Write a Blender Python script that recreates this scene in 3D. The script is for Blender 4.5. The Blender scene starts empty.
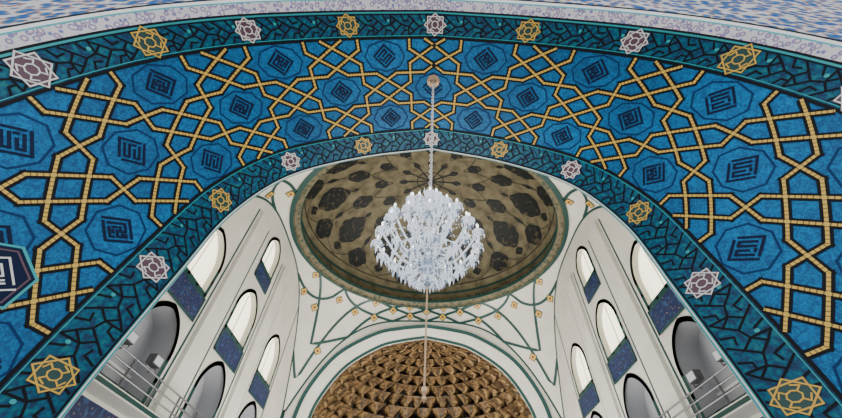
import bpy, math, random
from mathutils import Vector, Matrix
random.seed(4)
EYE=1.6
# ------------------------------------------------------------------ materials
def newmat(name, col, rough=.5, metal=0, emis=None, es=0, trans=0, spec=.5):
    m=bpy.data.materials.new(name); m.use_nodes=True
    b=m.node_tree.nodes['Principled BSDF']
    b.inputs['Base Color'].default_value=(*col,1); b.inputs['Roughness'].default_value=rough
    b.inputs['Metallic'].default_value=metal; b.inputs['Transmission Weight'].default_value=trans
    b.inputs['Specular IOR Level'].default_value=spec
    if emis: b.inputs['Emission Color'].default_value=(*emis,1); b.inputs['Emission Strength'].default_value=es
    return m
def mottled(name, cols, scale=3, kind='noise', rough=.4, coord='Object', pos=None, spec=.5, detail=4):
    m=newmat(name,cols[0],rough,spec=spec); nt=m.node_tree; b=nt.nodes['Principled BSDF']
    tc=nt.nodes.new('ShaderNodeTexCoord')
    if kind=='noise':
        t=nt.nodes.new('ShaderNodeTexNoise'); t.inputs['Scale'].default_value=scale; t.inputs['Detail'].default_value=detail; out=t.outputs[0]
    elif kind=='vor':
        t=nt.nodes.new('ShaderNodeTexVoronoi'); t.inputs['Scale'].default_value=scale; t.feature='DISTANCE_TO_EDGE'; out=t.outputs[0]
    elif kind=='vorc':
        t=nt.nodes.new('ShaderNodeTexVoronoi'); t.inputs['Scale'].default_value=scale; out=t.outputs[0]
    nt.links.new(tc.outputs[coord],t.inputs['Vector'])
    r=nt.nodes.new('ShaderNodeValToRGB'); nt.links.new(out,r.inputs[0]); nt.links.new(r.outputs[0],b.inputs['Base Color'])
    n=len(cols); pos=pos or [i/(n-1) for i in range(n)]
    while len(r.color_ramp.elements)<n: r.color_ramp.elements.new(.5)
    for e,p,c in zip(r.color_ramp.elements,pos,cols): e.position=p; e.color=(*c,1)
    return m
M={}
def tilefield():
    m=newmat('blue_glazed_tile',(0.02,.2,.6),.5,spec=.3); nt=m.node_tree;b=nt.nodes['Principled BSDF']
    tc=nt.nodes.new('ShaderNodeTexCoord')
    n=nt.nodes.new('ShaderNodeTexNoise'); n.inputs['Scale'].default_value=.3; n.inputs['Detail'].default_value=2
    v=nt.nodes.new('ShaderNodeTexNoise'); v.inputs['Scale'].default_value=7; v.inputs['Detail'].default_value=4; v.inputs['Distortion'].default_value=1.6
    for t in (n,v): nt.links.new(tc.outputs['Object'],t.inputs['Vector'])
    r1=nt.nodes.new('ShaderNodeValToRGB'); r2=nt.nodes.new('ShaderNodeValToRGB')
    r1.color_ramp.elements[0].position=.35; r1.color_ramp.elements[1].position=.65
    r1.color_ramp.elements[0].color=(.001,.13,.34,1); r1.color_ramp.elements[1].color=(.002,.185,.47,1)
    r2.color_ramp.elements[0].position=.42; r2.color_ramp.elements[1].position=.60
    r2.color_ramp.elements[0].color=(.45,.56,.64,1); r2.color_ramp.elements[1].color=(1.2,1.2,1.15,1)
    nt.links.new(n.outputs[0],r1.inputs[0]); nt.links.new(v.outputs[0],r2.inputs[0])
    mx=nt.nodes.new('ShaderNodeMix'); mx.data_type='RGBA'; mx.blend_type='MULTIPLY'; mx.inputs[0].default_value=1
    nt.links.new(r1.outputs[0],mx.inputs[6]); nt.links.new(r2.outputs[0],mx.inputs[7]); nt.links.new(mx.outputs[2],b.inputs['Base Color'])
    return m
M['blue']=tilefield()
M['teal']=mottled('teal_glazed_tile',[(.002,.035,.10),(.003,.085,.18),(.006,.17,.21)],6,'noise',.5,pos=[.38,.5,.66],detail=4,spec=.3)
M['black']=newmat('black_tile_line',(.003,.005,.010),.6,spec=.2)
M['navy']=newmat('navy_kufic_tile',(.002,.010,.045),.6,spec=.2)
M['line']=newmat('dark_blue_secondary_line',(.001,.035,.13),.6,spec=.2)
def rope():
    m=newmat('yellow_rope_tile',(.75,.45,.08),.5); nt=m.node_tree;b=nt.nodes['Principled BSDF']
    uv=nt.nodes.new('ShaderNodeUVMap'); sx=nt.nodes.new('ShaderNodeSeparateXYZ'); nt.links.new(uv.outputs[0],sx.inputs[0])
    a=nt.nodes.new('ShaderNodeMath'); a.operation='MULTIPLY'; a.inputs[1].default_value=8; nt.links.new(sx.outputs[0],a.inputs[0])
    f=nt.nodes.new('ShaderNodeMath'); f.operation='FRACT'; nt.links.new(a.outputs[0],f.inputs[0])
    g=nt.nodes.new('ShaderNodeMath'); g.operation='GREATER_THAN'; g.inputs[1].default_value=.78; nt.links.new(f.outputs[0],g.inputs[0])
    mx=nt.nodes.new('ShaderNodeMix'); mx.data_type='RGBA'; nt.links.new(g.outputs[0],mx.inputs[0])
    mx.inputs[6].default_value=(.80,.50,.08,1); mx.inputs[7].default_value=(.22,.13,.03,1)
    nt.links.new(mx.outputs[2],b.inputs['Base Color']); return m
M['rope']=rope()
M['gold']=newmat('ochre_tile',(.78,.46,.06),.5)
M['wht']=newmat('white_tile',(.82,.80,.78),.4)
M['rose']=newmat('rose_tile',(.12,.05,.08),.4)
M['cyan']=newmat('turquoise_tile',(.01,.38,.42),.35)
M['lav']=mottled('lavender_mosaic',[(.85,.82,.84),(.62,.36,.48),(.10,.16,.48),(.82,.76,.80)],5,'vorc',.6,pos=[.18,.32,.42,.55])
M['fac']=mottled('facade_mosaic',[(.01,.07,.30),(.015,.20,.42),(.38,.12,.06),(.55,.56,.58)],2.6,'vorc',.8,pos=[.25,.42,.50,.62],spec=.1)
M['plaster']=mottled('white_plaster',[(.72,.70,.63),(.83,.81,.74)],.6,'noise',.7,pos=[.3,.7])
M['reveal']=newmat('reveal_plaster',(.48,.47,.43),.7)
M['green']=newmat('dark_green_tile_rib',(.008,.06,.055),.4)
M['dgreen']=newmat('soft_green_line',(.04,.12,.10),.4)
M['pane']=newmat('frosted_window_glass',(.9,.87,.75),.6,emis=(1,.92,.66),es=2.5)
M['niche']=newmat('niche_shadow_grey',(.42,.43,.46),.7)  # bluish grey paints the shadow inside the lower niches
M['dado']=mottled('dark_blue_floral_tile',[(.22,.17,.07),(.010,.022,.11),(.006,.014,.07),(.03,.08,.20)],4.5,'vorc',.45,pos=[.10,.22,.55,.8])
M['domebase']=mottled('dome_painted_plaster',[(.085,.072,.040),(.165,.14,.080),(.225,.195,.118)],1.1,'noise',.7,pos=[.3,.5,.7],detail=6)
M['domedk']=mottled('dome_medallion_paint',[(.003,.006,.008),(.008,.011,.012),(.085,.065,.035)],3.0,'vorc',.6,pos=[.0,.66,.85])
M['olive']=mottled('dome_ring_tile',[(.02,.045,.035),(.085,.085,.05),(.17,.14,.075)],2.6,'vorc',.5,pos=[.1,.35,.7])
M['tan']=newmat('tan_mosaic',(.30,.22,.12),.6)
M['metal']=newmat('painted_steel',(.12,.12,.13),.4,.6)
M['brass']=newmat('brass_chain',(.62,.42,.26),.4,.6)
M['lampglass']=newmat('floodlight_glass',(.7,.75,.8),.1)
M['crystal']=newmat('cut_crystal_glow',(.90,.93,.98),.05,trans=.3,emis=(.86,.92,1),es=.25,spec=1)  # weak emission puts sparkle into the crystal, which is no lamp
M['crystal2']=newmat('clear_crystal',(.45,.55,.68),.03,trans=.7,spec=1)
M['bulb']=newmat('candle_bulb',(1,1,1),.3,emis=(.95,.97,1),es=2.5)
M['floor']=mottled('stone_floor',[(.42,.40,.37),(.5,.48,.45)],1.5,'noise',.5)
mm=newmat('muqarnas_mosaic_and_shade',(.4,.3,.2),.45); nt=mm.node_tree
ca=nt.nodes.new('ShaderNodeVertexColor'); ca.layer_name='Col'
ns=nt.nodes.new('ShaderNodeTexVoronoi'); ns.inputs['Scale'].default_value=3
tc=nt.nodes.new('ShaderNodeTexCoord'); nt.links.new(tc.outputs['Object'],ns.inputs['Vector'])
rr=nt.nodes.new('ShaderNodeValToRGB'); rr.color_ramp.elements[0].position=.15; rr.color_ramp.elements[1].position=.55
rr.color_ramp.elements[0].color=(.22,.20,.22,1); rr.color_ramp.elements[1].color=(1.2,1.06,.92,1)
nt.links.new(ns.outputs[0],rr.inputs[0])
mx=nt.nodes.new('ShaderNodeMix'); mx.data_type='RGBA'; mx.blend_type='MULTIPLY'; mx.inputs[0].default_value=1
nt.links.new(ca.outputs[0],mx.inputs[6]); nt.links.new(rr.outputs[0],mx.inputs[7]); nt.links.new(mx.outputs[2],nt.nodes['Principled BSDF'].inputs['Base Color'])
M['muq']=mm

# ------------------------------------------------------------------ mesh accumulator
class Acc:
    def __init__(s,mats): s.v=[];s.f=[];s.m=[];s.uv=[];s.mats=mats
    def mi(s,k): return s.mats.index(k)
    def face(s,pts,k,uv=None):
        i=len(s.v); s.v+= [tuple(p) for p in pts]; s.f.append(tuple(range(i,i+len(pts)))); s.m.append(s.mi(k)); s.uv.append(uv)
    def grid(s,rows,k,closed=False):
        i0=len(s.v); n=len(rows[0])
        for r in rows: s.v+=[tuple(p) for p in r]
        for a in range(len(rows)-1):
            kk=k[a] if isinstance(k,list) else k
            for b in range(n if closed else n-1):
                b2=(b+1)%n
                s.f.append((i0+a*n+b,i0+a*n+b2,i0+(a+1)*n+b2,i0+(a+1)*n+b)); s.m.append(s.mi(kk)); s.uv.append(None)
    def box(s,c,d,k):
        x,y,z=c;a,b,e=d[0]/2,d[1]/2,d[2]/2
        P=[(x+i*a,y+j*b,z+l*e) for i in(-1,1) for j in(-1,1) for l in(-1,1)]
        for q in((0,1,3,2),(4,6,7,5),(0,4,5,1),(2,3,7,6),(0,2,6,4),(1,5,7,3)): s.face([P[t] for t in q],k)
    def build(s,name,parent=None,smooth=False):
        me=bpy.data.meshes.new(name); me.from_pydata(s.v,[],s.f)
        for k in s.mats: me.materials.append(M[k])
        me.polygons.foreach_set('material_index',s.m)
        if any(u for u in s.uv):
            L=me.uv_layers.new(name='UVMap')
            for p,u in zip(me.polygons,s.uv):
                if u:
                    for li,c in zip(p.loop_indices,u): L.data[li].uv=c
        if smooth: me.polygons.foreach_set('use_smooth',[True]*len(me.polygons))
        me.update()
        o=bpy.data.objects.new(name,me); bpy.context.scene.collection.objects.link(o)
        if parent: o.parent=parent
        return o
def nrm(f,u,v,inside,e=.01):
    a=Vector(f(u+e,v))-Vector(f(u-e,v)); b=Vector(f(u,v+e))-Vector(f(u,v-e))
    n=a.cross(b)
    if n.length<1e-12: n=Vector((0,0,-1))
    n.normalize()
    if n.dot(Vector(inside)-Vector(f(u,v)))<0: n=-n
    return n
def ribbon(acc,f,pts,w,off,k,inside,step=.4,closed=False,ext=True,e=.01,clip=None):
    P=list(pts)+([pts[0]] if closed else [])
    run=0
    for (a,b) in zip(P[:-1],P[1:]):
        a=Vector(a);b=Vector(b)
        if clip:
            lo,hi=clip
            if (a.y<lo and b.y<lo) or (a.y>hi and b.y>hi): continue
            def cl(p,q):
                if p.y<lo: return p+(q-p)*((lo-p.y)/(q.y-p.y))
                if p.y>hi: return p+(q-p)*((hi-p.y)/(q.y-p.y))
                return p
            a,b=cl(a,b),cl(b,a)
        L3=(Vector(f(a.x,a.y))-Vector(f(b.x,b.y))).length
        if L3<1e-4: continue
        n=max(1,int(math.ceil(L3/step)))
        if ext:
            d=(b-a)*(w*.42/L3)
            if not(clip and (a.y-d.y<clip[0] or a.y-d.y>clip[1])): a=a-d
            if not(clip and (b.y+d.y<clip[0] or b.y+d.y>clip[1])): b=b+d
        prev=None
        for i in range(n+1):
            p=a+(b-a)*(i/n); c=Vector(f(p.x,p.y)); dd=(b-a)*.02
            t=Vector(f(p.x+dd.x,p.y+dd.y))-Vector(f(p.x-dd.x,p.y-dd.y)); 
            if t.length<1e-9: continue
            t.normalize()
            nn=nrm(f,p.x,p.y,inside,e); s=nn.cross(t).normalized()*(w/2)
            cur=(c+nn*off-s,c+nn*off+s,run+L3*i/n)
            if prev: acc.face([prev[0],cur[0],cur[1],prev[1]],k,[(prev[2],0),(cur[2],0),(cur[2],1),(prev[2],1)])
            prev=cur
        run+=L3
def patch(acc,f,c,poly,off,k,inside,rings=2,e=.01):
    prev=None
    for r in range(0,rings+1):
        row=[]
        for p in poly:
            u=c[0]+(p[0]-c[0])*r/rings; v=c[1]+(p[1]-c[1])*r/rings
            row.append(Vector(f(u,v))+nrm(f,u,v,inside,e)*off)
        if prev:
            n=len(row)
            for i in range(n):
                j=(i+1)%n
                if r==1: acc.face([prev[0],row[i],row[j]],k)
                else: acc.face([prev[i],row[i],row[j],prev[j]],k)
        prev=row
# ------------------------------------------------------------------ profiles
def catmull(pts,n=60):
    out=[]
    P=[Vector(p) for p in pts]; P=[P[0]*2-P[1]]+P+[P[-1]*2-P[-2]]
    for i in range(1,len(P)-2):
        for j in range(n):
            t=j/n;a,b,c,d=P[i-1:i+3]
            out.append(.5*((2*b)+(c-a)*t+(2*a-5*b+4*c-d)*t*t+(-a+3*b-3*c+d)*t**3))
    out.append(P[-2]); return out
class Prof:
    def __init__(s,pts,n=60,rs=1,ls=1):
        s.rs=rs; s.ls=ls
        s.p=catmull(pts,n); s.c=[0]
        for a,b in zip(s.p[:-1],s.p[1:]): s.c.append(s.c[-1]+(b-a).length)
        s.L=s.c[-1]
        s.tab=[]; j=0
        for i in range(1001):
            t=s.L*i/1000
            while j<len(s.c)-2 and s.c[j+1]<t: j+=1
            s.tab.append(s.p[j]+(s.p[j+1]-s.p[j])*((t-s.c[j])/max(1e-9,s.c[j+1]-s.c[j])))
    def at(s,q):
        sg=-s.ls if q<0 else s.rs; q=min(1,abs(q))*1000; i=min(999,int(q)); p=s.tab[i]+(s.tab[i+1]-s.tab[i])*(q-i)
        return Vector((p.x*sg,p.y))
    def outline(s,n):
        return [s.at(-1+2*i/n) for i in range(n+1)]
near=Prof([(0,18.05),(4.2,17.4),(8.3,16.2),(11.1,14.4),(12.9,11.9),(14.0,8.8),(14.6,5),(14.8,1),(14.8,-1.6)],rs=1.055,ls=.985)
far=Prof([(0,18.05),(4.04,16.95),(7.6,15.05),(9.5,12.06),(10.15,8.47),(10.65,4.35),(10.8,1),(10.8,-1.6)])
SL=27.4
def V(S,T):
    q=S/SL; t=(T-4.44)/6.12; a=near.at(q); b=far.at(q); p=a+(b-a)*t
    return (p.x,T,p.y)
INS=(0,7,2)
# ------------------------------------------------------------------ iwan vault
vault=bpy.data.objects.new('ceiling_iwan_vault',None); bpy.context.scene.collection.objects.link(vault)
A=Acc(['teal','blue','cyan'])
Ts=[3.93,4.0,4.5,4.98,5.6,6.2,6.8,7.4,8,8.6,9.2,9.85,10.3,10.7,11.18,11.3]
ks=['cyan','teal','teal']+['blue']*8+['teal']*3+['cyan']
NS=240
A.grid([[V(-SL+2*SL*i/NS,T) for i in range(NS+1)] for T in Ts],ks)
A.build('tiled_soffit',vault,True)
def hankin(cx,cy,r,n,beta,sx,sy,rot=0):
    segs=[]; h=math.pi/n
    t=r*math.tan(h)/(math.sin(beta)+math.cos(beta)*math.tan(h))
    for k in range(n):
        a=rot+2*h*k
        for sg in(1,-1):
            px,py=r,0; qx,qy=r-t*math.cos(beta),sg*t*math.sin(beta)
            R=lambda x,y:(cx+sx*(x*math.cos(a)-y*math.sin(a)),cy+sy*(x*math.sin(a)+y*math.cos(a)))
            segs.append((R(px,py),R(qx,qy)))
    return segs
A=Acc(['black','rope','navy','rose','wht','cyan','line'])
# girih field of eight-pointed khatam stars joined by hexagons and small squares, straight interlacing straps
a_,b_=2.40,1.60; TC=7.45; CL=(5.06,9.80)
segs=[]; sec=[]
for i in range(-11,12):
    for j in range(-2,3):
        if (i+j)%2==0:
            segs+=hankin(i*a_,TC+j*b_,.7071,8,math.radians(45),a_,b_)
            for sc_ in (.40,):
                P8=[(i*a_+a_*sc_*math.cos(math.pi/4*k),TC+j*b_+b_*sc_*1.12*math.sin(math.pi/4*k)) for k in range(8)]
                sec+=[(P8[k],P8[(k+1)%8]) for k in range(8)]
        else: segs+=hankin(i*a_,TC+j*b_,.2929,4,math.radians(45),a_,b_)
        # stepped secondary line inside the hexagons between stars
for s in sec:
    if abs(s[0][0])<26.5: ribbon(A,V,s,.07,.008,'line',INS,clip=CL)
for s in segs:
    if abs(s[0][0])<26.5: ribbon(A,V,s,.27,.014,'black',INS,clip=CL)
for s in segs:
    if abs(s[0][0])<26.5: ribbon(A,V,s,.095,.028,'rope',INS,clip=CL)
strokes=[[(-3,-3),(3,-3),(3,2)],[(3,3),(-3,3),(-3,-2)],[(-2,-1.8),(1.8,-1.8),(1.8,.4),(.6,.4),(.6,-.8)],[(1.8,1.8),(-.2,1.8),(-.2,.2)],[(-1.9,-.6),(-1.9,1.9),(-1.1,1.9)],[(-1.0,-.7),(-.2,-.7)],[(-1.1,.8),(-1.1,.1)],[(.9,1.2),(1.8,1.2)]]
strokes2=[[(-3,3),(-3,-3),(2.2,-3)],[(-2,3),(3,3),(3,-2.2)],[(-1.8,1.8),(-1.8,-1.8),(-.6,-1.8),(-.6,.6)],[(.6,1.8),(.6,-1.8),(1.8,-1.8),(1.8,1.8)],[(-.8,1.9),(-.2,1.9)]]
def kufic(cx,cy,sz,k,w,rot,st_=strokes,off=.014):
    c=math.cos(rot); s_=math.sin(rot)
    for st in st_:
        pts=[(cx+sz*(x*c-y*s_)/3,cy+sz*(x*s_+y*c)/3) for x,y in st]
        ribbon(A,V,pts,w,off,k,INS)
for i in range(-11,12):
    for j in (-1,0,1):
        if (i+j)%2==0 and abs(i*a_)<26:
            n_=(i*3+j*5)%4
            kufic(i*a_,TC+j*b_,.40 if n_%2 else .37,'navy',.09,math.pi/4+(math.pi/2)*n_,strokes2 if (i+2*j)%3==0 else strokes)
# navy inscription panel low on the left haunch
c=(-19.9,8.0)
hexp=[(c[0]+.9*math.cos(t)*1.1,c[1]+.85*math.sin(t)) for t in [math.pi/3*k for k in range(6)]]
patch(A,V,c,hexp,.034,'navy',INS,3)
ribbon(A,V,hexp,.07,.045,'cyan',INS,closed=True)
ribbon(A,V,[(c[0]+(p[0]-c[0])*.84,c[1]+(p[1]-c[1])*.84) for p in hexp],.045,.045,'rose',INS,closed=True)
kufic(c[0],c[1],.42,'wht',.05,math.pi/4,strokes,.048)
A.build('star_strapwork',vault)
# bands
A=Acc(['black','gold','wht','rose','cyan','navy','teal','green'])
def edge(T,w,k,off=.02): ribbon(A,V,[(-SL,T),(0,T),(SL,T)],w,off,k,INS,step=.35,ext=False)
for T,w,k in [(5.03,.12,'black'),(4.93,.03,'cyan'),(9.83,.12,'black'),(9.93,.03,'cyan'),(4.03,.05,'black'),(11.15,.07,'black'),(11.23,.05,'wht')]: edge(T,w,k)
def bandlines(T0,T1,u):
    c=(T0+T1)/2; r=(T1-T0)/2-.05
    n=int(26/u)
    for i in range(-n,n+1):
        x=i*u; m=1 if i%2 else -1
        F=lambda pts:[(x+px*u,c+m*py*r) for px,py in pts]
        for st in ([(-.5,-1),(-.2,-.45),(-.5,.1),(-.2,.6),(.1,.1),(-.2,-.45)],[(-.2,.6),(-.5,1)],[(.1,.1),(.5,-.1),(.5,-1)],[(.1,1),(.25,.45),(.5,.55)],[(.1,-1),(.25,-.5),(.5,-.5)]):
            ribbon(A,V,F(st),.07,.012,'black',INS,step=.5)
        if i%2: patch(A,V,(x+.38*u,c-.5*r),[(x+.38*u+.07*math.cos(t),c-.5*r+.07*math.sin(t)) for t in [math.pi/3*k for k in range(6)]],.014,'cyan',INS,1)
bandlines(4.03,4.95,.80); bandlines(9.92,11.12,.90)
def starpoly(cx,cy,R,n=8,inner=.765,rot=0):
    return [(cx+(R if i%2==0 else R*inner)*math.cos(rot+math.pi*i/n),cy+(R if i%2==0 else R*inner)*math.sin(rot+math.pi*i/n)) for i in range(2*n)]
def med(cx,cy,R,kind):
    l,bk=('wht','rose') if kind else ('gold','green')
    patch(A,V,(cx,cy),starpoly(cx,cy,R*1.05),.030,bk,INS,2)
    for rot in(0,math.pi/4):
        sq=[(cx+R*.97*math.cos(rot+math.pi/2*k),cy+R*.97*math.sin(rot+math.pi/2*k)) for k in range(4)]
        ribbon(A,V,sq,R*.085,.045,l,INS,closed=True)
    sq=[(cx+R*.30*math.cos(math.pi/4*k),cy+R*.30*math.sin(math.pi/4*k)) for k in range(8)]
    ribbon(A,V,sq,R*.08,.045,l,INS,closed=True)
    for k in range(4):
        t=math.pi/2*k
        ribbon(A,V,[(cx+R*.3*math.cos(t+.78),cy+R*.3*math.sin(t+.78)),(cx+R*.58*math.cos(t+.78),cy+R*.58*math.sin(t+.78)),(cx+R*.58*math.cos(t+.2),cy+R*.58*math.sin(t+.2))],R*.08,.045,l,INS)
for i,S in enumerate([0,3.9,8.0,11.5,15.0,18.8,22.6]):
    for sg in((-1,1) if i else (1,)):
        med(sg*S,4.46,.50 if i<3 else .55,i%2==0)
        med(sg*i*4.25,10.52,.53,i%2==0)
A.build('medallion_bands',vault)
# ------------------------------------------------------------------ outer moulding and facade
def offp(q,d):
    e=.002
    t=(near.at(q+e if q+e<1 else 1)-near.at(q-e if q-e>-1 else -1)); t.normalize()
    n=Vector((-t.y,t.x)); p=near.at(q)
    if n.dot(p-Vector((0,2)))<0: n=-n
    if abs(q)<.004: n=Vector((0,1))
    return p+n*d
def offy(q,d,y):
    a=offp(q,d); dv=(far.at(q)-near.at(q))*(-.083)
    a=a+dv; return (a.x,y,a.y)
A=Acc(['cyan','lav','wht','fac','black'])
NQ=160
prof=[(3.93,0),(3.86,.06),(3.50,.22),(3.46,.30),(3.40,.52),(3.36,.60)]
A.grid([[offy(-1+2*i/NQ,d,y) for i in range(NQ+1)] for y,d in prof],['black','lav','cyan','wht','black'])
A.build('trim_1',None,False)
def wallopen(A,f,outl,rect,c,k):
    x0,x1,z0,z1=rect; pts=[]
    for p in outl:
        d=Vector(p)-Vector(c); ts=[]
        if d.x>1e-9: ts.append((x1-c[0])/d.x)
        if d.x<-1e-9: ts.append((x0-c[0])/d.x)
        if d.y>1e-9: ts.append((z1-c[1])/d.y)
        if d.y<-1e-9: ts.append((z0-c[1])/d.y)
        t=min(ts); pts.append(Vector(c)+d*t)
    for cr in((x0,z0),(x0,z1),(x1,z0),(x1,z1)):
        dc=(Vector(cr)-Vector(c)).normalized()
        i=max(range(len(outl)),key=lambda i:(Vector(outl[i])-Vector(c)).normalized().dot(dc)); pts[i]=Vector(cr)
    A.grid([[f(*p) for p in outl]+[f(*outl[0])],[f(*p) for p in pts]+[f(*pts[0])]],k)
A=Acc(['fac'])
ol=[(lambda p:(p[0],max(-1.6,p[2])))(offy(-1+2*i/NQ,.60,3.36)) for i in range(NQ+1)]
wallopen(A,lambda x,z:(x,3.36,z),ol,(-24,24,-1.6,27),(0,4),'fac')
A.build('wall_facade')
# ------------------------------------------------------------------ hall shell
W=12.0; Y0,Y1=11.3,33.0; ZT=21.0
hy=(Y1-Y0)/2; yc=(Y0+Y1)/2
A=Acc(['plaster'])
ol=[]
for i in range(121):
    p=V(-SL+2*SL*i/120,11.3); ol.append((p[0],p[2]))
wallopen(A,lambda x,z:(x,11.32,z),ol,(-W,W,-1.6,ZT+.3),(0,4),'plaster')
A.build('wall_front')
outer=Prof([(0,18.9),(2.6,18.55),(5.05,17.9),(8.3,15.8),(10.2,12.9),(10.9,10.2),(11.0,6),(11,-1.6)])
inner=Prof([(0,17.95),(2.4,17.5),(4.6,16.8),(7.5,14.75),(9.25,12.0),(9.8,9.8),(9.9,6),(9.9,-1.6)])
A=Acc(['plaster','green','dgreen','reveal'])
ol=[tuple(p) for p in outer.outline(120)]
wallopen(A,lambda x,z:(x,Y1,z),ol,(-W,W,-1.6,ZT+.3),(0,4),'plaster')
YI=33.9
A.grid([[ (p.x,Y1,p.y) for p in outer.outline(120)],[(p.x,YI-.3,p.y) for p in inner.outline(120)],[(p.x,YI,p.y) for p in inner.outline(120)]],['plaster','plaster'])
def BW(q,t):
    a=outer.at(q);b=inner.at(q);p=a+(b-a)*t; return (p.x,Y1+(YI-.3-Y1)*t,p.y)
IB=(0,24,4)
for t,w,k in((0,.34,'green'),(.95,.26,'green')): 
    ribbon(A,BW,[(-1,t),(0,t),(1,t)],w,.03,k,IB,step=.4,ext=False,e=.004)
for sg in(-1,1):
    ribbon(A,lambda x,z:(x,Y1,z),[(sg*(W-.12),-1.6),(sg*(W-.12),10.6)],.22,.03,'green',IB,step=3)
A.build('wall_back')
# muqarnas half dome
muqv=[];muqf=[];muqc=[]
z_lo=6.0
qs=[q/1000 for q in range(1001)]; qlo=next(q for q in qs if inner.at(q).y<z_lo)
NT=15; sub=10; NC=24; su=14
rows=NT*sub; cols=NC*su
def sm(a,b,x): x=max(0,min(1,(x-a)/(b-a))); return x*x*(3-2*x)
ncs=[24,24,20,24,20,20,16,20,16,16,12,12,8,8,6]
for r in range(rows+1):
    tier=min(NT-1,r//sub); v=r/sub-tier
    qb=qlo*(1-tier/NT); qt=qlo*(1-(tier+1)/NT)
    pb=inner.at(qb); pt=inner.at(qt)
    z=pb.y+(pt.y-pb.y)*v; w0=pb.x+(pt.x-pb.x)*sm(.35,1,v)
    nc=ncs[tier]
    for c in range(cols+1):
        ph=c/cols; u=ph*nc+(.5 if tier%2 else 0); ci=math.floor(u); u=u-ci-.5
        big=(ci*7+tier*3)%3
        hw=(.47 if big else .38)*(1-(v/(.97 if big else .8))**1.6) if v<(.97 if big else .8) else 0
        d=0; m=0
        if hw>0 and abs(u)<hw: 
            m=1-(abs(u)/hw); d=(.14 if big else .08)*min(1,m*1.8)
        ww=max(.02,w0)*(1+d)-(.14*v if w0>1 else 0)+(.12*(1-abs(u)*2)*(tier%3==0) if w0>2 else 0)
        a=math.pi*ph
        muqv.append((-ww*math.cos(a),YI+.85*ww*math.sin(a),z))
        if m>.5: col=(.012,.010,.010)  # near-black paints the shade in the deep middle of each cell
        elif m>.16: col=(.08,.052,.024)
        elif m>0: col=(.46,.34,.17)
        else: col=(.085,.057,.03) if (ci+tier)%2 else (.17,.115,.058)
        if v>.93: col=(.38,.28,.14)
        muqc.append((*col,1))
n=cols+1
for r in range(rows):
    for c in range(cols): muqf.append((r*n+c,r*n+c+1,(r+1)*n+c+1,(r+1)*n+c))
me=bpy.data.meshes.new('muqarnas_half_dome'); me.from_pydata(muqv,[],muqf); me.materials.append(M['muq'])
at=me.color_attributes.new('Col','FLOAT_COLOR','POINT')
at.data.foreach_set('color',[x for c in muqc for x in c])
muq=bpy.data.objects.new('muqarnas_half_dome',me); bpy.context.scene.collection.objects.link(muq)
A=Acc(['dado','tan'])
A.grid([[(-9.85*math.cos(math.pi*i/60),YI+.85*9.85*math.sin(math.pi*i/60),z) for i in range(61)] for z in(-1.6,3,z_lo+.05)],['dado','tan'])
A.build('wall_apse')
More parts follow.
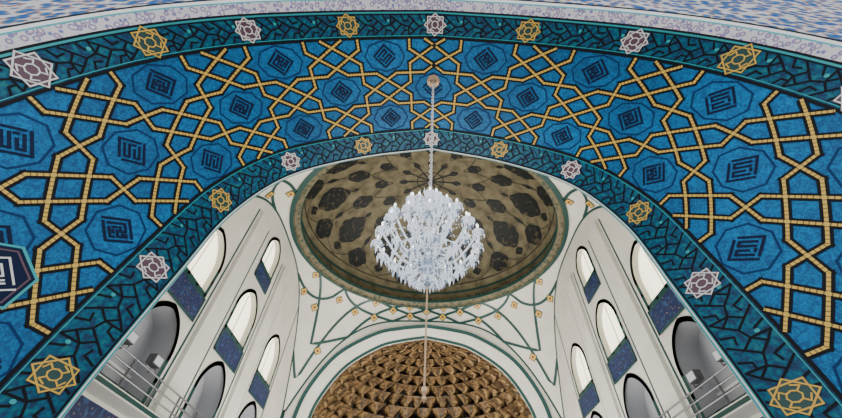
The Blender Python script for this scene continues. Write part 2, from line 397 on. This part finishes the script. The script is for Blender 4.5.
# side walls
cols_y=[14.8,20.9,27.0]; hw_b=[(11.32,17.85),(17.85,23.95),(23.95,33.0)]
def arch2(cy,z0,z1,hw,n=16):
    zs=z1-hw*1.15; pts=[(cy-hw,z0),(cy-hw,(z0+zs)/2)]
    pr=[]
    for i in range(n+1):
        t=i/n; a=math.pi-t*(math.pi/2)
        x=math.cos(a); z=math.sin(a)
        pr.append((cy+hw*x, zs+(z1-zs)*(z*.86+.14*(1-abs(x)))))
    pts+=pr; pts+=[(2*cy-x,z) for x,z in reversed(pr[:-1])]
    pts+=[(cy+hw,(z0+zs)/2),(cy+hw,z0),(cy+hw*.33,z0),(cy-hw*.33,z0)]
    return pts
rowdef=[(5.0,9.3,5.3,9.1,1.55,'low'),(9.3,15.7,10.75,14.1,1.5,'mid'),(15.7,21.3,16.1,19.0,1.2,'top')]
wn=0
for sg,nm in((-1,'left'),(1,'right')):
    A=Acc(['plaster','reveal','green','dgreen','dado','black','niche','wht','cyan'])
    Fw=lambda y,z,sg=sg:(sg*W,y,z)
    inside=(0,22,8)
    A.face([Fw(Y0,-1.6),Fw(Y1,-1.6),Fw(Y1,4.6),Fw(Y0,4.6)],'dado'); A.face([Fw(Y0,4.6),Fw(Y1,4.6),Fw(Y1,5.0),Fw(Y0,5.0)],'plaster')
    for ci,(cy,(b0,b1)) in enumerate(zip(cols_y,hw_b)):
        for z0,z1,o0,o1,hw,kind in rowdef:
            if kind=='top' and ci!=1:
                A.face([Fw(b0,z0),Fw(b1,z0),Fw(b1,z1),Fw(b0,z1)],'plaster'); continue
            ol=arch2(cy,o0,o1,hw)
            wallopen(A,Fw,ol,(b0,b1,z0,z1),(cy,(o0+o1)/2),'plaster')
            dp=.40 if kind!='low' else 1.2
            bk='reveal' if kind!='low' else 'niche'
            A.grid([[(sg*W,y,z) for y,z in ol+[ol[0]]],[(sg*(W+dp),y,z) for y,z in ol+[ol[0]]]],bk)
            ribbon(A,Fw,[p for p in ol],.24,.03,'green',inside,closed=True)
            wn+=1
            B=Acc(['pane','wht','niche','metal'])
            px=sg*(W+dp)
            pts=[(px,y,z) for y,z in ol]
            cc=(px,cy,(o0+o1)/2)
            for i in range(len(pts)): B.face([cc,pts[i],pts[(i+1)%len(pts)]],'pane' if kind!='low' else 'niche')
            xin=px-sg*.06
            if kind!='low': B.box((xin,cy,(o0+o1)/2-.1),(.08,.04,o1-o0-.25),'wht')
            else: B.box((xin,cy,o0+1.1),(.08,hw*2-.05,.1),'wht')
            B.build('window_%d'%wn)
        x=sg*(W-.04)
        pz0,pz1,ww=9.3,10.55,1.6
        A.box((x,cy,(pz0+pz1)/2),(.10,ww*2,pz1-pz0),'dado')
        fr=[(cy-ww,pz0),(cy+ww,pz0),(cy+ww,pz1),(cy-ww,pz1)]
        ribbon(A,lambda y,z:(sg*(W-.09),y,z),fr,.12,.01,'green',inside,closed=True)
        if ci==1: 
            A.box((x,cy,15.4),(.10,2.4,1.1),'dado')
            fr=[(cy-1.2,14.85),(cy+1.2,14.85),(cy+1.2,15.95),(cy-1.2,15.95)]
            ribbon(A,lambda y,z:(sg*(W-.09),y,z),fr,.12,.01,'green',inside,closed=True)
    for y in (12.9,16.75,18.95,22.85,25.05,28.95):
        ribbon(A,Fw,[(y,5.0),(y,18.2)],.14,.02,'green',inside,step=3)
    for y in (17.85,23.95):
        A.box((sg*(W-.10),y,11.6),(.20,1.5,13.2),'plaster')
    ribbon(A,Fw,[(Y1-.12,-1.6),(Y1-.12,10.6)],.22,.02,'green',inside,step=3)
    A.build('wall_'+nm)
# pendentives
DY=22.3; RX,RY=11.5,10.2
def ring(th,k=1): return Vector((RX*k*math.cos(th),DY+RY*k*math.sin(th)))
def boundary(th):
    c,s=math.cos(th),math.sin(th)
    ts=[]
    if abs(c)>1e-6: ts.append(W/abs(c))
    if s>1e-6: ts.append((Y1-DY)/s)
    if s<-1e-6: ts.append((DY-Y0)/-s)
    t=min(ts); x,y=c*t,DY+s*t
    if abs(abs(x)-W)<1e-4:
        u=abs((y-yc)/hy); z=20.4-10.4*u**3.2
    else:
        u=abs(x/W); z=19.4-9.4*u**3.6 if s>0 else 20.4-9*u**4
    return x,y,z
def PEN(th,w):
    x,y,z=boundary(th); r=ring(th,1.01); h=max(0,w)**1.25; g=math.sin(max(0,min(1,w))*math.pi/2)*.5+.5*max(0,min(1,w))
    return (x+(r.x-x)*h,y+(r.y-y)*h,z+(ZT-z)*g)
pend=bpy.data.objects.new('ceiling_pendentives',None); bpy.context.scene.collection.objects.link(pend)
A=Acc(['plaster'])
NP=288
A.grid([[PEN(2*math.pi*i/NP+.0001,w/14) for i in range(NP)] for w in range(15)],'plaster',True)
A.build('net_vault_surface',pend,True)
A=Acc(['green','gold','wht','dgreen','rose'])
IP=(0,22.3,6)
N=20; dl=2*math.pi/N
for k in range(N):
    t0=math.pi/2+(k+.5)*dl
    for sg in(-1,1):
        tm=t0+sg*dl*.6
        if Vector(PEN(tm,1)).z-Vector(PEN(tm,0)).z<1.25: continue
        ribbon(A,PEN,[(t0,.97),(t0+sg*dl*1.5,.0)],.24,.06,'green',IP,step=.35,ext=False,e=.003)
    for (tt,ww) in((t0,.80),(t0+dl/2,.52),(t0,.25)):
        P=Vector(PEN(tt,ww)); n=nrm(PEN,tt,ww,IP,.004); up=Vector((0,0,1)); s=n.cross(up).normalized(); u=s.cross(n).normalized()
        if abs(Vector(PEN(tt,1)).z-Vector(PEN(tt,0)).z)<1.45: continue
        for R,kk,o in((.44,'green',.07),(.35,'gold',.085),(.14,'rose',.10)):
            c=P+n*o; A.face([c+s*R,c+u*R,c-s*R,c-u*R],kk)
ribbon(A,PEN,[(math.pi/2+2*math.pi*i/16,.0) for i in range(17)],.16,.05,'green',IP,step=.35,ext=False,e=.003)
A.build('green_ribs',pend)
# ------------------------------------------------------------------ dome
dome=bpy.data.objects.new('dome',None); bpy.context.scene.collection.objects.link(dome)
HD=8.4
def D(th,w):
    if w<.08: z=ZT+w/.08*1.0; r=ring(th,1)
    else:
        a=(w-.08)/.92*math.pi/2; z=ZT+1.0+(HD-1)*math.sin(a); r=ring(th,max(1e-4,math.cos(a)))
    return (r.x,r.y,z)
A=Acc(['domebase','olive','green','wht'])
ws=[0,.08]+[.08+.92*i/30 for i in range(1,31)]
A.grid([[D(2*math.pi*i/160,w) for i in range(160)] for w in ws],['olive']+['domebase']*30,True)
A.build('dome_shell',dome,True)
A=Acc(['green','olive','gold','domedk','wht','black'])
pr=[(1.03,ZT-.02),(1.025,ZT-.26),(.995,ZT-.29),(.99,ZT-.1),(.955,ZT+.05),(.95,ZT+.3),(.995,ZT+.45)]
A.grid([[(ring(2*math.pi*i/160,k).x,ring(2*math.pi*i/160,k).y,z) for i in range(160)] for k,z in pr],['green','green','olive','olive','green','olive'],True)
A.build('dome_cornice_ring',dome,False)
A=Acc(['domedk','green','gold','black','domebase'])
ID=(0,22.3,21)
def hband(w,wd,k,off=.05): ribbon(A,D,[(2*math.pi*i/12,w) for i in range(13)],wd,off,k,ID,step=.6,ext=False,e=.004)
hband(.12,.22,'green'); hband(.19,.10,'domedk'); hband(.93,.12,'domedk')
def medal(th,w,a,b,lob=8,rot=0,amp=.12,k='domedk',off=.06,pt=True):
    e=.004
    tu=(Vector(D(th+e,w))-Vector(D(th-e,w))).length/(2*e); tv=(Vector(D(th,w+e))-Vector(D(th,w-e))).length/(2*e)
    poly=[]
    for i in range(40):
        t=2*math.pi*i/40; r=1+amp*abs(math.cos(lob*t/2+rot))-amp
        if pt: r*=1+.22*max(0,abs(math.sin(t))-.8)/.2
        poly.append((th+a*r*math.cos(t)/tu,w+b*r*math.sin(t)/tv))
    patch(A,D,(th,w),poly,off,k,ID,3,e=.003)
for k in range(12):
    th=math.pi/2+k*math.pi/6
    medal(th,.43,1.35,1.5)
    medal(th+math.pi/12,.28,1.15,.95,6)
    medal(th+math.pi/12,.60,.75,1.0,6)
    medal(th,.735,.52,.62,6)
    medal(th+math.pi/12,.43,.22,.5,4)
    medal(th,.27,.5,.35,4)
    medal(th,.58,.2,.35,4)
    ribbon(A,D,[(th,.20),(th+math.pi/24,.25),(th+math.pi/12,.37),(th+math.pi/12,.55)],.06,.045,'domedk',ID,step=.4,e=.004)
    ribbon(A,D,[(th,.20),(th-math.pi/24,.25),(th-math.pi/12,.37)],.06,.045,'domedk',ID,step=.4,e=.004)
    ribbon(A,D,[(th+math.pi/12,.67),(th,.80),(th-math.pi/12,.67)],.06,.045,'domedk',ID,step=.4,e=.004)
    ribbon(A,D,[(th,.88),(th,.99)],.16,.05,'domedk',ID,step=.4,e=.004)
    medal(th,.86,.30,.42,4)
A.build('dome_painted_medallions',dome)
# ------------------------------------------------------------------ tubes / lathe helpers
def tube(A,pts,r,k,n=6):
    P=[Vector(p) for p in pts]; rows=[]
    for i,p in enumerate(P):
        t=(P[min(i+1,len(P)-1)]-P[max(i-1,0)]).normalized()
        a=t.cross(Vector((0,0,1))); 
        if a.length<.05: a=t.cross(Vector((1,0,0)))
        a.normalize(); b=t.cross(a); rr=r[i] if isinstance(r,(list,tuple)) else r
        rows.append([p+a*rr*math.cos(2*math.pi*j/n)+b*rr*math.sin(2*math.pi*j/n) for j in range(n)])
    A.grid(rows,k,True)
def lathe(A,c,prof,k,n=16):
    c=Vector(c); A.grid([[c+Vector((r*math.cos(2*math.pi*j/n),r*math.sin(2*math.pi*j/n),z)) for j in range(n)] for r,z in prof],k,True)
def drop(A,c,w,h,k):
    x,y,z=c; a=random.random()*3
    R=[(x+w*math.cos(a+math.pi/2*i),y+w*math.sin(a+math.pi/2*i),z+h*.25) for i in range(4)]
    t=(x,y,z+h*.5);b=(x,y,z-h*.5)
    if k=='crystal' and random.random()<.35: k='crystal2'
    for i in range(4):
        A.face([t,R[i],R[(i+1)%4]],k); A.face([b,R[(i+1)%4],R[i]],k)
# ------------------------------------------------------------------ chandelier
cy=7.14; ztop=V(0,cy)[2]
ch=bpy.data.objects.new('chandelier',None); bpy.context.scene.collection.objects.link(ch)
A=Acc(['brass','wht','metal'])
lathe(A,(0,cy,ztop),[(.02,-.35),(.1,-.3),(.16,-.15),(.34,-.06),(.36,.05)],'brass')
z=ztop-.3; i=0
while z>8.75:
    pts=[]
    for j in range(9):
        t=2*math.pi*j/8; u=.05*math.cos(t); pts.append((u if i%2 else 0,cy+(0 if i%2 else u),z-.11+.11*math.sin(t)))
    tube(A,pts,.018,'wht',4); z-=.17; i+=1
tube(A,[(.03,cy,ztop-.3),(.04,cy,8.7)],.02,'wht',4)
A.build('suspension_chain',ch)
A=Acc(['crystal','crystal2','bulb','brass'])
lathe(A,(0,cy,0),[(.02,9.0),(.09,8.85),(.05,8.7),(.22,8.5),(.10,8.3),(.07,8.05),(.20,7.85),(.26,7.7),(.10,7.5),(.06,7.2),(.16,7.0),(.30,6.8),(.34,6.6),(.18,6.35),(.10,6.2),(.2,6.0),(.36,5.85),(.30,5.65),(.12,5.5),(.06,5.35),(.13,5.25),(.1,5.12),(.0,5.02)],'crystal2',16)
def swag(p,q,sag,n,s):
    for i in range(n+1):
        t=i/n; c=Vector(p).lerp(Vector(q),t); c.z-=sag*4*t*(1-t)
        drop(A,c,s,s*2.3,'crystal')
tiers=[(6.25,1.46,16,5.85),(6.95,1.24,11,6.45),(7.6,.80,8,7.15),(8.1,.44,6,7.8)]
ends=[]
for ti,(z,R,n,zr) in enumerate(tiers):
    E=[]
    for k in range(n):
        a=2*math.pi*(k+.5*(ti%2))/n; ca,sa=math.cos(a),math.sin(a)
        rj=random.uniform(-.05,.05)
        pts=[]
        for j in range(11):
            t=j/10; r=.12+(R+rj-.12)*t; zz=zr-.30*math.sin(t*math.pi*1.15)+(z-zr)*t*t+.10*t
            pts.append((r*ca,cy+r*sa,zz))
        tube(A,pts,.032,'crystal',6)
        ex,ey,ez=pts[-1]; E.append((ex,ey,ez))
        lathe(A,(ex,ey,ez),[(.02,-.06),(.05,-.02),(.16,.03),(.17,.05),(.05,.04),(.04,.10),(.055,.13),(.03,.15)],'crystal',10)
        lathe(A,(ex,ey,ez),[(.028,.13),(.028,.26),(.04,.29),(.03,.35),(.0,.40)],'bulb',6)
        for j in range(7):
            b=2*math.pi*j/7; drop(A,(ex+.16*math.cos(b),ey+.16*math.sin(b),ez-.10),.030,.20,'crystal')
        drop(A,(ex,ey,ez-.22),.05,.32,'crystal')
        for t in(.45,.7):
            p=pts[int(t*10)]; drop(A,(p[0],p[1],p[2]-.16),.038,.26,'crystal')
    ends.append(E)
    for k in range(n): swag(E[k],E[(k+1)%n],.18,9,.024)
for E,z0,r0 in((ends[0],7.0,.3),(ends[1],7.6,.25),(ends[2],8.2,.2),(ends[3],8.6,.15)):
    for e in E:
        l=math.hypot(e[0],e[1]-cy); swag(e,(e[0]/l*r0,cy+(e[1]-cy)/l*r0,z0),.20,12,.022)
for k in range(20):
    a=2*math.pi*k/20
    for r0,z0,r1,z1 in((1.0,5.85,.32,5.25),(.62,5.75,.18,5.1)):
        swag((r0*math.cos(a),cy+r0*math.sin(a),z0),(r1*math.cos(a),cy+r1*math.sin(a),z1),.10,9,.024)
for R,z,n in((1.02,5.9,34),(.8,5.7,28),(.6,5.55,22),(.42,5.4,16),(.25,5.25,10)):
    for k in range(n):
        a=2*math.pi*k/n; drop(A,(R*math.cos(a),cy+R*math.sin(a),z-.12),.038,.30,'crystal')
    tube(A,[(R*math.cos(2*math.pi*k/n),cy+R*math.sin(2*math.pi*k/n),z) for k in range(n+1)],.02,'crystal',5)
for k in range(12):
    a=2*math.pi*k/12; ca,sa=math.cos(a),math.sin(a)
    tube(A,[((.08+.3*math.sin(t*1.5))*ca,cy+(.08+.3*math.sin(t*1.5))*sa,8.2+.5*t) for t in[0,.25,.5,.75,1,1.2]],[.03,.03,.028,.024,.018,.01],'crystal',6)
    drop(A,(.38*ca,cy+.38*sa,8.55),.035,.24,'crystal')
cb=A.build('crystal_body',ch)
sc=.94; cb.scale=(sc,sc,sc); cb.location=(0,cy*(1-sc),6.70*(1-sc))
A=Acc(['brass'])
tube(A,[(0,cy,5.2),(0,cy,2.7)],.022,'brass',5)
lathe(A,(0,cy,2.7),[(.0,.12),(.05,.08),(.06,0),(.03,-.08),(.05,-.14),(.0,-.22)],'brass',8)
A.build('winding_cord',ch)
# ------------------------------------------------------------------ ledges, rails, floodlights
for sg in(-1,1):
    A=Acc(['plaster','green'])
    A.box((sg*(W-.45),(Y0+Y1)/2,4.85),(.9,Y1-Y0-.1,.25),'plaster'); A.box((sg*(W-.9),(Y0+Y1)/2,4.85),(.06,Y1-Y0-.2,.14),'green')
    A.build('trim_%d'%(2 if sg<0 else 3))
    A=Acc(['metal'])
    x=sg*(W-.8)
    for z in(5.35,5.7,6.05): tube(A,[(x,Y0+.3,z),(x,Y1-.4,z)],.035,'metal',6)
    y=Y0+.4
    while y<Y1-.3: tube(A,[(x,y,4.97),(x,y,6.08)],.04,'metal',6); y+=1.9
    rail=A.build('balcony_railing')
    for fy in(12.6,14.6):
        F=Acc(['metal','lampglass'])
        F.box((x,fy,6.42),(.30,.55,.38),'metal'); F.box((x-sg*.17,fy,6.42),(.03,.47,.30),'lampglass')
        tube(F,[(x,fy-.3,6.42),(x,fy-.3,6.12),(x,fy+.3,6.12),(x,fy+.3,6.42)],.025,'metal',5)
        tube(F,[(x,fy,6.12),(x,fy,5.95)],.04,'metal',5)
        F.build('floodlight',rail)
# ------------------------------------------------------------------ floor
A=Acc(['floor']); A.face([(-60,-60,-1.6),(60,-60,-1.6),(60,60,-1.6),(-60,60,-1.6)],'floor'); A.build('floor')
# ------------------------------------------------------------------ light
w=bpy.data.worlds.new('sky'); bpy.context.scene.world=w; w.use_nodes=True
bg=w.node_tree.nodes['Background']; bg.inputs[0].default_value=(.90,.95,1,1); bg.inputs[1].default_value=1.65
def area(name,loc,rot,size,e,col):
    l=bpy.data.lights.new(name,'AREA'); l.energy=e; l.size=size; l.color=col; o=bpy.data.objects.new(name,l)
    o.location=loc; o.rotation_euler=rot; bpy.context.scene.collection.objects.link(o); return o
area('hall_bounce_fill',(0,25,-1),(math.pi,0,0),10,5200,(1,.965,.90))  # added unseen fill, stands in for daylight bounced off the floor
area('apse_warm_fill',(0,37,-1),(math.pi,0,0),6,750,(1,.82,.58))  # added unseen warm fill that brightens the muqarnas
for sg in(-1,1):
    for y in cols_y:
        area('window_daylight',(sg*11.7,y,12.6),(0,sg*math.pi/2,0),2.2,220,(1,.96,.87))
# ------------------------------------------------------------------ camera
cd=bpy.data.cameras.new('camera'); cam=bpy.data.objects.new('camera',cd); bpy.context.scene.collection.objects.link(cam)
cd.sensor_width=36; cd.lens=36*350/842; cd.shift_x=-8.5/842; cd.clip_end=300
p=math.radians(48.3)
R=Matrix(((1,0,0),(0,-math.sin(p),-math.cos(p)),(0,math.cos(p),-math.sin(p)))).to_4x4()
cam.matrix_world=R@Matrix.Rotation(math.radians(1.67),4,'Z')
bpy.context.view_layer.update()
for o in bpy.context.scene.objects:
    if o.parent is None: o.location.z+=EYE
bpy.context.scene.camera=cam
